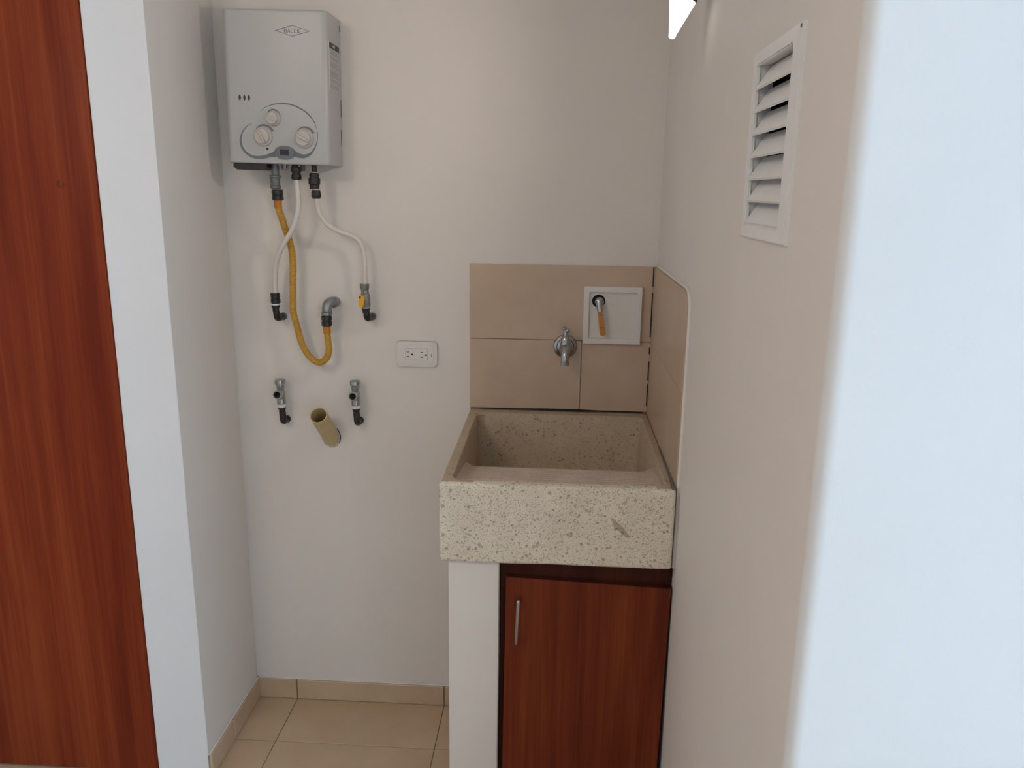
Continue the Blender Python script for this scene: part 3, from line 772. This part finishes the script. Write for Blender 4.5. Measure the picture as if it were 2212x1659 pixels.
dp = thing('drain_pipe', 'open beige PVC drain pipe sticking up out of the wall', 'pipe', (.2640, 0, .853))
A = Vector((.2638, .012, .8440)); B = Vector((.2600, -.0975, .9440)); ax = (B - A); L = ax.length
bm = BM(); lathe(bm, [(.0236, 0), (.0236, L), (.0212, L), (.0210, .008), (0, .008)], A, ax, 36, caps=False); finish('tube', bm, 'pvc_beige', dp, angle=50)
bm = BM(); random.seed(3); ring = []
for i in range(36):
    a = 2 * math.pi * i / 36; rr = .0252 + random.random() * .0035
    ring.append((.2645 + rr * math.cos(a), .853 + rr * 1.18 * math.sin(a)))
prism(bm, ring, -.0014, .001); finish('broken_plaster', bm, 'plaster_crumb', dp, smooth=False)
bm = BM(); random.seed(5); L1 = []; L2 = []
for i in range(10):
    a = math.radians(-35 + 85 * i / 9); L1.append((.2645 + .0278 * math.cos(a), .853 + .0325 * math.sin(a))); L2.append((.2645 + (.0266 - .0006 * random.random()) * math.cos(a), .853 + .0312 * math.sin(a)))
strip(bm, L1, L2, -.0022, .001); finish('crack', bm, 'shadow_gap', dp, smooth=False)

# ------------------------------------------------------------------ power outlet
ou = thing('power_outlet', 'white double power outlet on the back wall left of the tiles', 'outlet', (.516, 0, 1.101))
bm = BM(); prism(bm, rrect(.4602, .5726, 1.0660, 1.1372, .009, 6), -.0065, -.0002)
es = [e for e in bm.edges if all(abs(vv.co.y + .0065) < 1e-6 for vv in e.verts)]
bmesh.ops.bevel(bm, geom=es, offset=.0028, segments=3, affect='EDGES'); finish('cover_plate', bm, 'plate_cream', ou)
bm = BM(); prism(bm, rrect(.4594, .5734, 1.0652, 1.1380, .0096, 6), -.0012, -.0001); finish('plate_shadow_line', bm, 'ink_pale', ou, smooth=False)  # darker backing draws a shadow outline around the cover plate
bm = BM(); prism(bm, rrect(.4690, .5640, 1.0740, 1.1295, .004, 4), -.0080, -.006)
es = [e for e in bm.edges if all(abs(vv.co.y + .008) < 1e-6 for vv in e.verts)]
bmesh.ops.bevel(bm, geom=es, offset=.0012, segments=2, affect='EDGES'); finish('inner_plate', bm, 'plate_cream', ou)
bm = BM(); prism(bm, rrect(.4842, .5462, 1.0853, 1.1177, .001, 2), -.0083, -.006); finish('face_joint', bm, 'ink_pale', ou, smooth=False)
bm = BM(); prism(bm, rrect(.4848, .5456, 1.0859, 1.1171, .001, 2), -.0092, -.006); fc = finish('socket_face', bm, 'plate_cream', ou, smooth=False)
for x, z, w in ((.4917, 1.1080, .0052), (.4916, 1.0951, .0064), (.5300, 1.1070, .0056), (.5298, 1.0942, .0066)):
    finish('slot', box(BM(), (x - w / 2, -.0095, z - .0011), (x + w / 2, -.007, z + .0011)), 'shadow_gap', fc, smooth=False)
for x, z in ((.5036, 1.1012), (.5421, 1.1002)):
    bm = BM(); lathe(bm, [(.0026, 0), (.0026, .0025)], (x, -.007, z), (0, -1, 0), 16); finish('earth_hole', bm, 'shadow_gap', fc, smooth=False)
finish('indicator', box(BM(), (.5555, -.0085, 1.0950), (.5580, -.007, 1.1040), .0006, 1), 'ink_pale', ou)

# ------------------------------------------------------------------ white access plate with lever on the tiles
pl = thing('valve_box_cover', 'white square recessed cover with orange lever on the tiles', 'cover plate', (1.048, -TT, 1.1455))
bm = BM(); yf = -TT - .013
outer = (.9713, 1.1254, 1.1455, 1.2993); inner = (.9855, 1.1118, 1.1592, 1.2850)
def ringbox(bm, o, i, y0, y1, slope=.003):
    O = [(o[0], o[2]), (o[1], o[2]), (o[1], o[3]), (o[0], o[3])]; I = [(i[0], i[2]), (i[1], i[2]), (i[1], i[3]), (i[0], i[3])]
    I2 = [(i[0] + slope, i[2] + slope), (i[1] - slope, i[2] + slope), (i[1] - slope, i[3] - slope), (i[0] + slope, i[3] - slope)]
    a = [bm.verts.new((p[0], y1, p[1])) for p in O]; b = [bm.verts.new((p[0], y0, p[1])) for p in O]
    c = [bm.verts.new((p[0], y0, p[1])) for p in I]; d = [bm.verts.new((p[0], y1, p[1])) for p in I2]
    for k in range(4):
        j = (k + 1) % 4
        bm.faces.new((a[k], a[j], b[j], b[k])); bm.faces.new((b[k], b[j], c[j], c[k])); bm.faces.new((c[k], c[j], d[j], d[k])); bm.faces.new((d[k], d[j], a[j], a[k]))
ringbox(bm, outer, inner, yf, -TT + .001)
es = [e for e in bm.edges if all(abs(vv.co.y - yf) < 1e-6 for vv in e.verts)]
bmesh.ops.bevel(bm, geom=es, offset=.0012, segments=2, affect='EDGES')
finish('frame', bm, 'plastic_white', pl)
HXc, HZc, HR = 1.0106, 1.2604, .0176
pan = finish('recessed_panel', box(BM(), (inner[0] - .003, -TT - .005, inner[2] - .003), (inner[1] + .003, -TT - .0005, inner[3] + .003)), 'plate_cream', pl, smooth=False)
bm = BM(); lathe(bm, [(HR, -.02), (HR, .02)], (HXc, -TT - .003, HZc), (0, -1, 0), 32)
cut = finish('cut', bm, 'plate_cream')
boolean(pan, cut)
bm = BM(); lathe(bm, [(HR, 0), (HR, .001)], (HXc, -TT + .0004, HZc), (0, -1, 0), 32); finish('hole_back', bm, 'shadow_gap', pl, smooth=False)
lv = thing('shutoff_lever', 'orange shutoff lever hanging from the round hole in the white cover', 'valve', (HXc, -TT - .006, HZc - .03))
bm = BM(); lathe(bm, [(.0115, 0), (.0125, .006), (.0120, .016), (.0085, .020), (.0060, .021), (.0060, .024), (0, .0245)], (HXc + .001, -TT - .001, HZc - .001), (.05, -1, .05), 22); finish('hub', bm, 'chrome', lv)
bm = BM(); sweep(bm, [Vector((1.0112, -.028, 1.262)), Vector((1.0125, -.031, 1.252)), Vector((1.0145, -.034, 1.240)), Vector((1.0155, -.036, 1.234))], lambda i: (.0095, .0095, .0080, .0075)[i], 14); finish('neck', bm, 'chrome', lv)
d = Vector((1.0246, -.036, 1.1715)) - Vector((1.0146, -.036, 1.2410)); nn = Vector((d.z, 0, -d.x)).normalized()
p0 = Vector((1.0142, -.036, 1.2420)); n_ = 20; pts = []
pts = [p0 + nn * .0062, p0 - nn * .0062]
e = p0 + d * .93
for k in range(0, 9):
    a = math.pi * k / 8; pts.append(e - nn * .0078 * math.cos(a) + d.normalized() * .0078 * math.sin(a))
bm = BM(); prism(bm, [(p.x, p.z) for p in pts], -.0405, -.0325); bmesh.ops.bevel(bm, geom=bm.edges[:], offset=.0009, segments=2, affect='EDGES')
sl = finish('lever', bm, 'lever_orange', lv, angle=60)
for t in (.22, .70):
    c = p0 + d * t; bm = BM(); strip(bm, [(c.x - .0045, c.z + .0006), (c.x + .0045, c.z + .0002)], [(c.x - .0045, c.z - .0004), (c.x + .0045, c.z - .0008)], -.0409, -.039); finish('mould_line', bm, 'frame_wood', sl, smooth=False)

# ------------------------------------------------------------------ tap
tp = thing('wall_tap', 'chrome wall tap with ball-ended key above the sink', 'tap', (.925, -TT, 1.134)); tx, tz = .9250, 1.1345
bm = BM(); lathe(bm, [(.0325, 0), (.0325, .002), (.0300, .006), (.0240, .0095), (.0225, .0092), (.0210, .011), (.0160, .013), (.012, .0135)], (tx, -TT, tz), (0, -1, 0), 40); finish('escutcheon', bm, 'chrome', tp, angle=25)
bm = BM(); rod(bm, (tx, -TT - .01, tz), (tx, -.050, tz + .002), .0112, 24)
lathe(bm, [(.0105, -.016), (.0150, -.010), (.0158, 0), (.0150, .010), (.0128, .018), (.0120, .021)], (tx, -.050, tz + .002), (0, 0, 1), 28); finish('tap_body', bm, 'chrome', tp)
bm = BM(); lathe(bm, [(.0135, 0), (.0135, .008), (.0100, .014), (.0062, .018), (.0050, .030), (.0050, .034)], (tx, -.050, tz + .020), (0, 0, 1), 24); finish('bonnet', bm, 'chrome', tp)
kz = tz + .0525
bm = BM(); rod(bm, (tx - .003, -.034, kz), (tx + .004, -.070, kz + .001), .0034, 14)
for c in ((tx - .0035, -.032, kz), (tx + .0045, -.072, kz + .001)):
    lathe(bm, [(0, -.0062)] + [(.0062 * math.cos(a), .0062 * math.sin(a)) for a in [math.radians(q) for q in range(-60, 61, 20)]] + [(0, .0062)], c, (0, 0, 1), 18)
finish('key', bm, 'chrome', tp)
bm = BM(); sp = spline([(tx, -.050, tz + .004), (tx, -.064, tz + .001), (tx - .0003, -.074, tz - .008), (tx - .0006, -.079, tz - .020), (tx - .0008, -.080, tz - .032)], 8)
n_ = len(sp); sweep(bm, sp, lambda i: .0140 - .0042 * i / n_, 22); finish('spout', bm, 'chrome', tp, angle=60)
bm = BM(); lathe(bm, [(.0100, 0), (.0120, .001), (.0120, .004), (.0112, .005), (.0120, .006), (.0120, .009), (.0090, .0095)], (tx - .0008, -.080, tz - .029), (0, 0, -1), 24); finish('hose_thread', bm, 'chrome_satin', tp)

# ------------------------------------------------------------------ louvred vent
vt = thing('louvre_vent', 'white louvred ventilation grille high on the right wall', 'vent', (W, (VY0 + VY1) / 2, VZ0))
bm = BM(); PR = .005; fo = (-1.2075, -.9820, 1.4845, 1.7275)
def ringx(bm, o, i, x0, x1):
    O = [(o[0], o[2]), (o[1], o[2]), (o[1], o[3]), (o[0], o[3])]; I = [(i[0], i[2]), (i[1], i[2]), (i[1], i[3]), (i[0], i[3])]
    a = [bm.verts.new((x1, *p)) for p in O]; b = [bm.verts.new((x0, *p)) for p in O]; c = [bm.verts.new((x0, *p)) for p in I]; d = [bm.verts.new((x1 + .03, *p)) for p in I]
    e = [bm.verts.new((x1, *p)) for p in I]
    for k in range(4):
        j = (k + 1) % 4
        bm.faces.new((a[k], a[j], b[j], b[k])); bm.faces.new((b[k], b[j], c[j], c[k])); bm.faces.new((c[k], c[j], e[j], e[k])); bm.faces.new((e[k], e[j], a[j], a[k]))
ringx(bm, fo, (VY0 + .002, VY1 - .002, VZ0 + .002, VZ1 - .002), W - PR, W + .0005)
es = [e for e in bm.edges if all(abs(vv.co.x - (W - PR)) < 1e-6 for vv in e.verts)]
bmesh.ops.bevel(bm, geom=es, offset=.0016, segments=2, affect='EDGES'); finish('frame', bm, 'vent_white', vt)
bm = BM(); s = .0025
prof = [(W - .003, 0), (W - .0045, s), (W + .0145, .0290 + s), (W + .016, .0290)]
v0 = [bm.verts.new((p[0], VY0 + .003, p[1])) for p in prof]; v1 = [bm.verts.new((p[0], VY1 - .003, p[1])) for p in prof]
bm.faces.new(v0); bm.faces.new(v1)
for k in range(4): bm.faces.new((v0[k], v0[(k + 1) % 4], v1[(k + 1) % 4], v1[k]))
bmesh.ops.translate(bm, verts=bm.verts, vec=(0, 0, VZ0 + .002))
bl0 = finish('slat', bm, 'vent_white', vt, smooth=False)
for k in range(1, 7): copy_mesh(bl0, (0, 0, .0293 * k), vt)
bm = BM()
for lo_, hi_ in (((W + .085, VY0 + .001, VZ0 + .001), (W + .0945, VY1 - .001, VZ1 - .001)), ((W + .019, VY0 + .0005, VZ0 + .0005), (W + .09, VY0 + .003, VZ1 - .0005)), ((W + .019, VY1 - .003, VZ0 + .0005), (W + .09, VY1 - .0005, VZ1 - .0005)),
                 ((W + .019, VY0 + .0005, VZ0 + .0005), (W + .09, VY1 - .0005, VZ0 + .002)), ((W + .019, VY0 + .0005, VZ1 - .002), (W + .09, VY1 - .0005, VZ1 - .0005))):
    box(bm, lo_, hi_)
finish('duct_shade', bm, 'shadow_gap', vt, smooth=False)  # near-black liner paints in the shade behind the slats
bm = BM(); lathe(bm, [(.0022, 0), (.0022, .001), (0, .0014)], (W - PR, -1.203, 1.7225), (-1, 0, 0), 12); finish('screw', bm, 'ink_grey', vt)

# ------------------------------------------------------------------ wall lamp at the top
lp = thing('wall_lamp', 'lit white cone-shaped wall lamp with black holder near the top right corner', 'lamp', (W, -.60, 1.93))
tip = Vector((1.0921, -.60, 1.8133)); rc = Vector((1.1083, -.60, 1.8775)); ax = (rc - tip)
bm = BM(); L = ax.length
lathe(bm, [(0, 0), (.0040, .0006), (.0060, .003), (.0074, .010), (.0240, L), (.0, L + .002)], tip, ax, 40); finish('glass_shade', bm, 'lamp_glass', lp, angle=60)
un = ax.normalized()
bm = BM(); lathe(bm, [(.0248, -.0005), (.0254, .004), (.0240, .018), (.0160, .034), (.0130, .050), (0, .052)], rc + un * .0008, ax, 36); finish('holder', bm, 'black_plastic', lp)
bm = BM(); sweep(bm, spline([tuple(rc + un * .045), (1.134, -.60, 1.940), (W, -.60, 1.945)], 8), .006, 14); finish('arm', bm, 'black_plastic', lp)
bm = BM(); lathe(bm, [(.030, 0), (.030, .006), (.024, .010), (0, .011)], (W - .0003, -.60, 1.945), (-1, 0, 0), 32); finish('wall_plate', bm, 'black_plastic', lp)
ld = bpy.data.lights.new('lamp_light', 'SPOT'); ld.energy = 4.6; ld.color = (1, .87, .77); ld.shadow_soft_size = .025; ld.spot_size = math.radians(146); ld.spot_blend = .8
lo = bpy.data.objects.new('lamp_light', ld); COL.objects.link(lo); lo.parent = lp
lo.location = Vector((1.066, -.60, 1.838)) - WLOC[lp.name]
lo.rotation_euler = Vector((-1, .06, -.06)).to_track_quat('-Z', 'Y').to_euler()
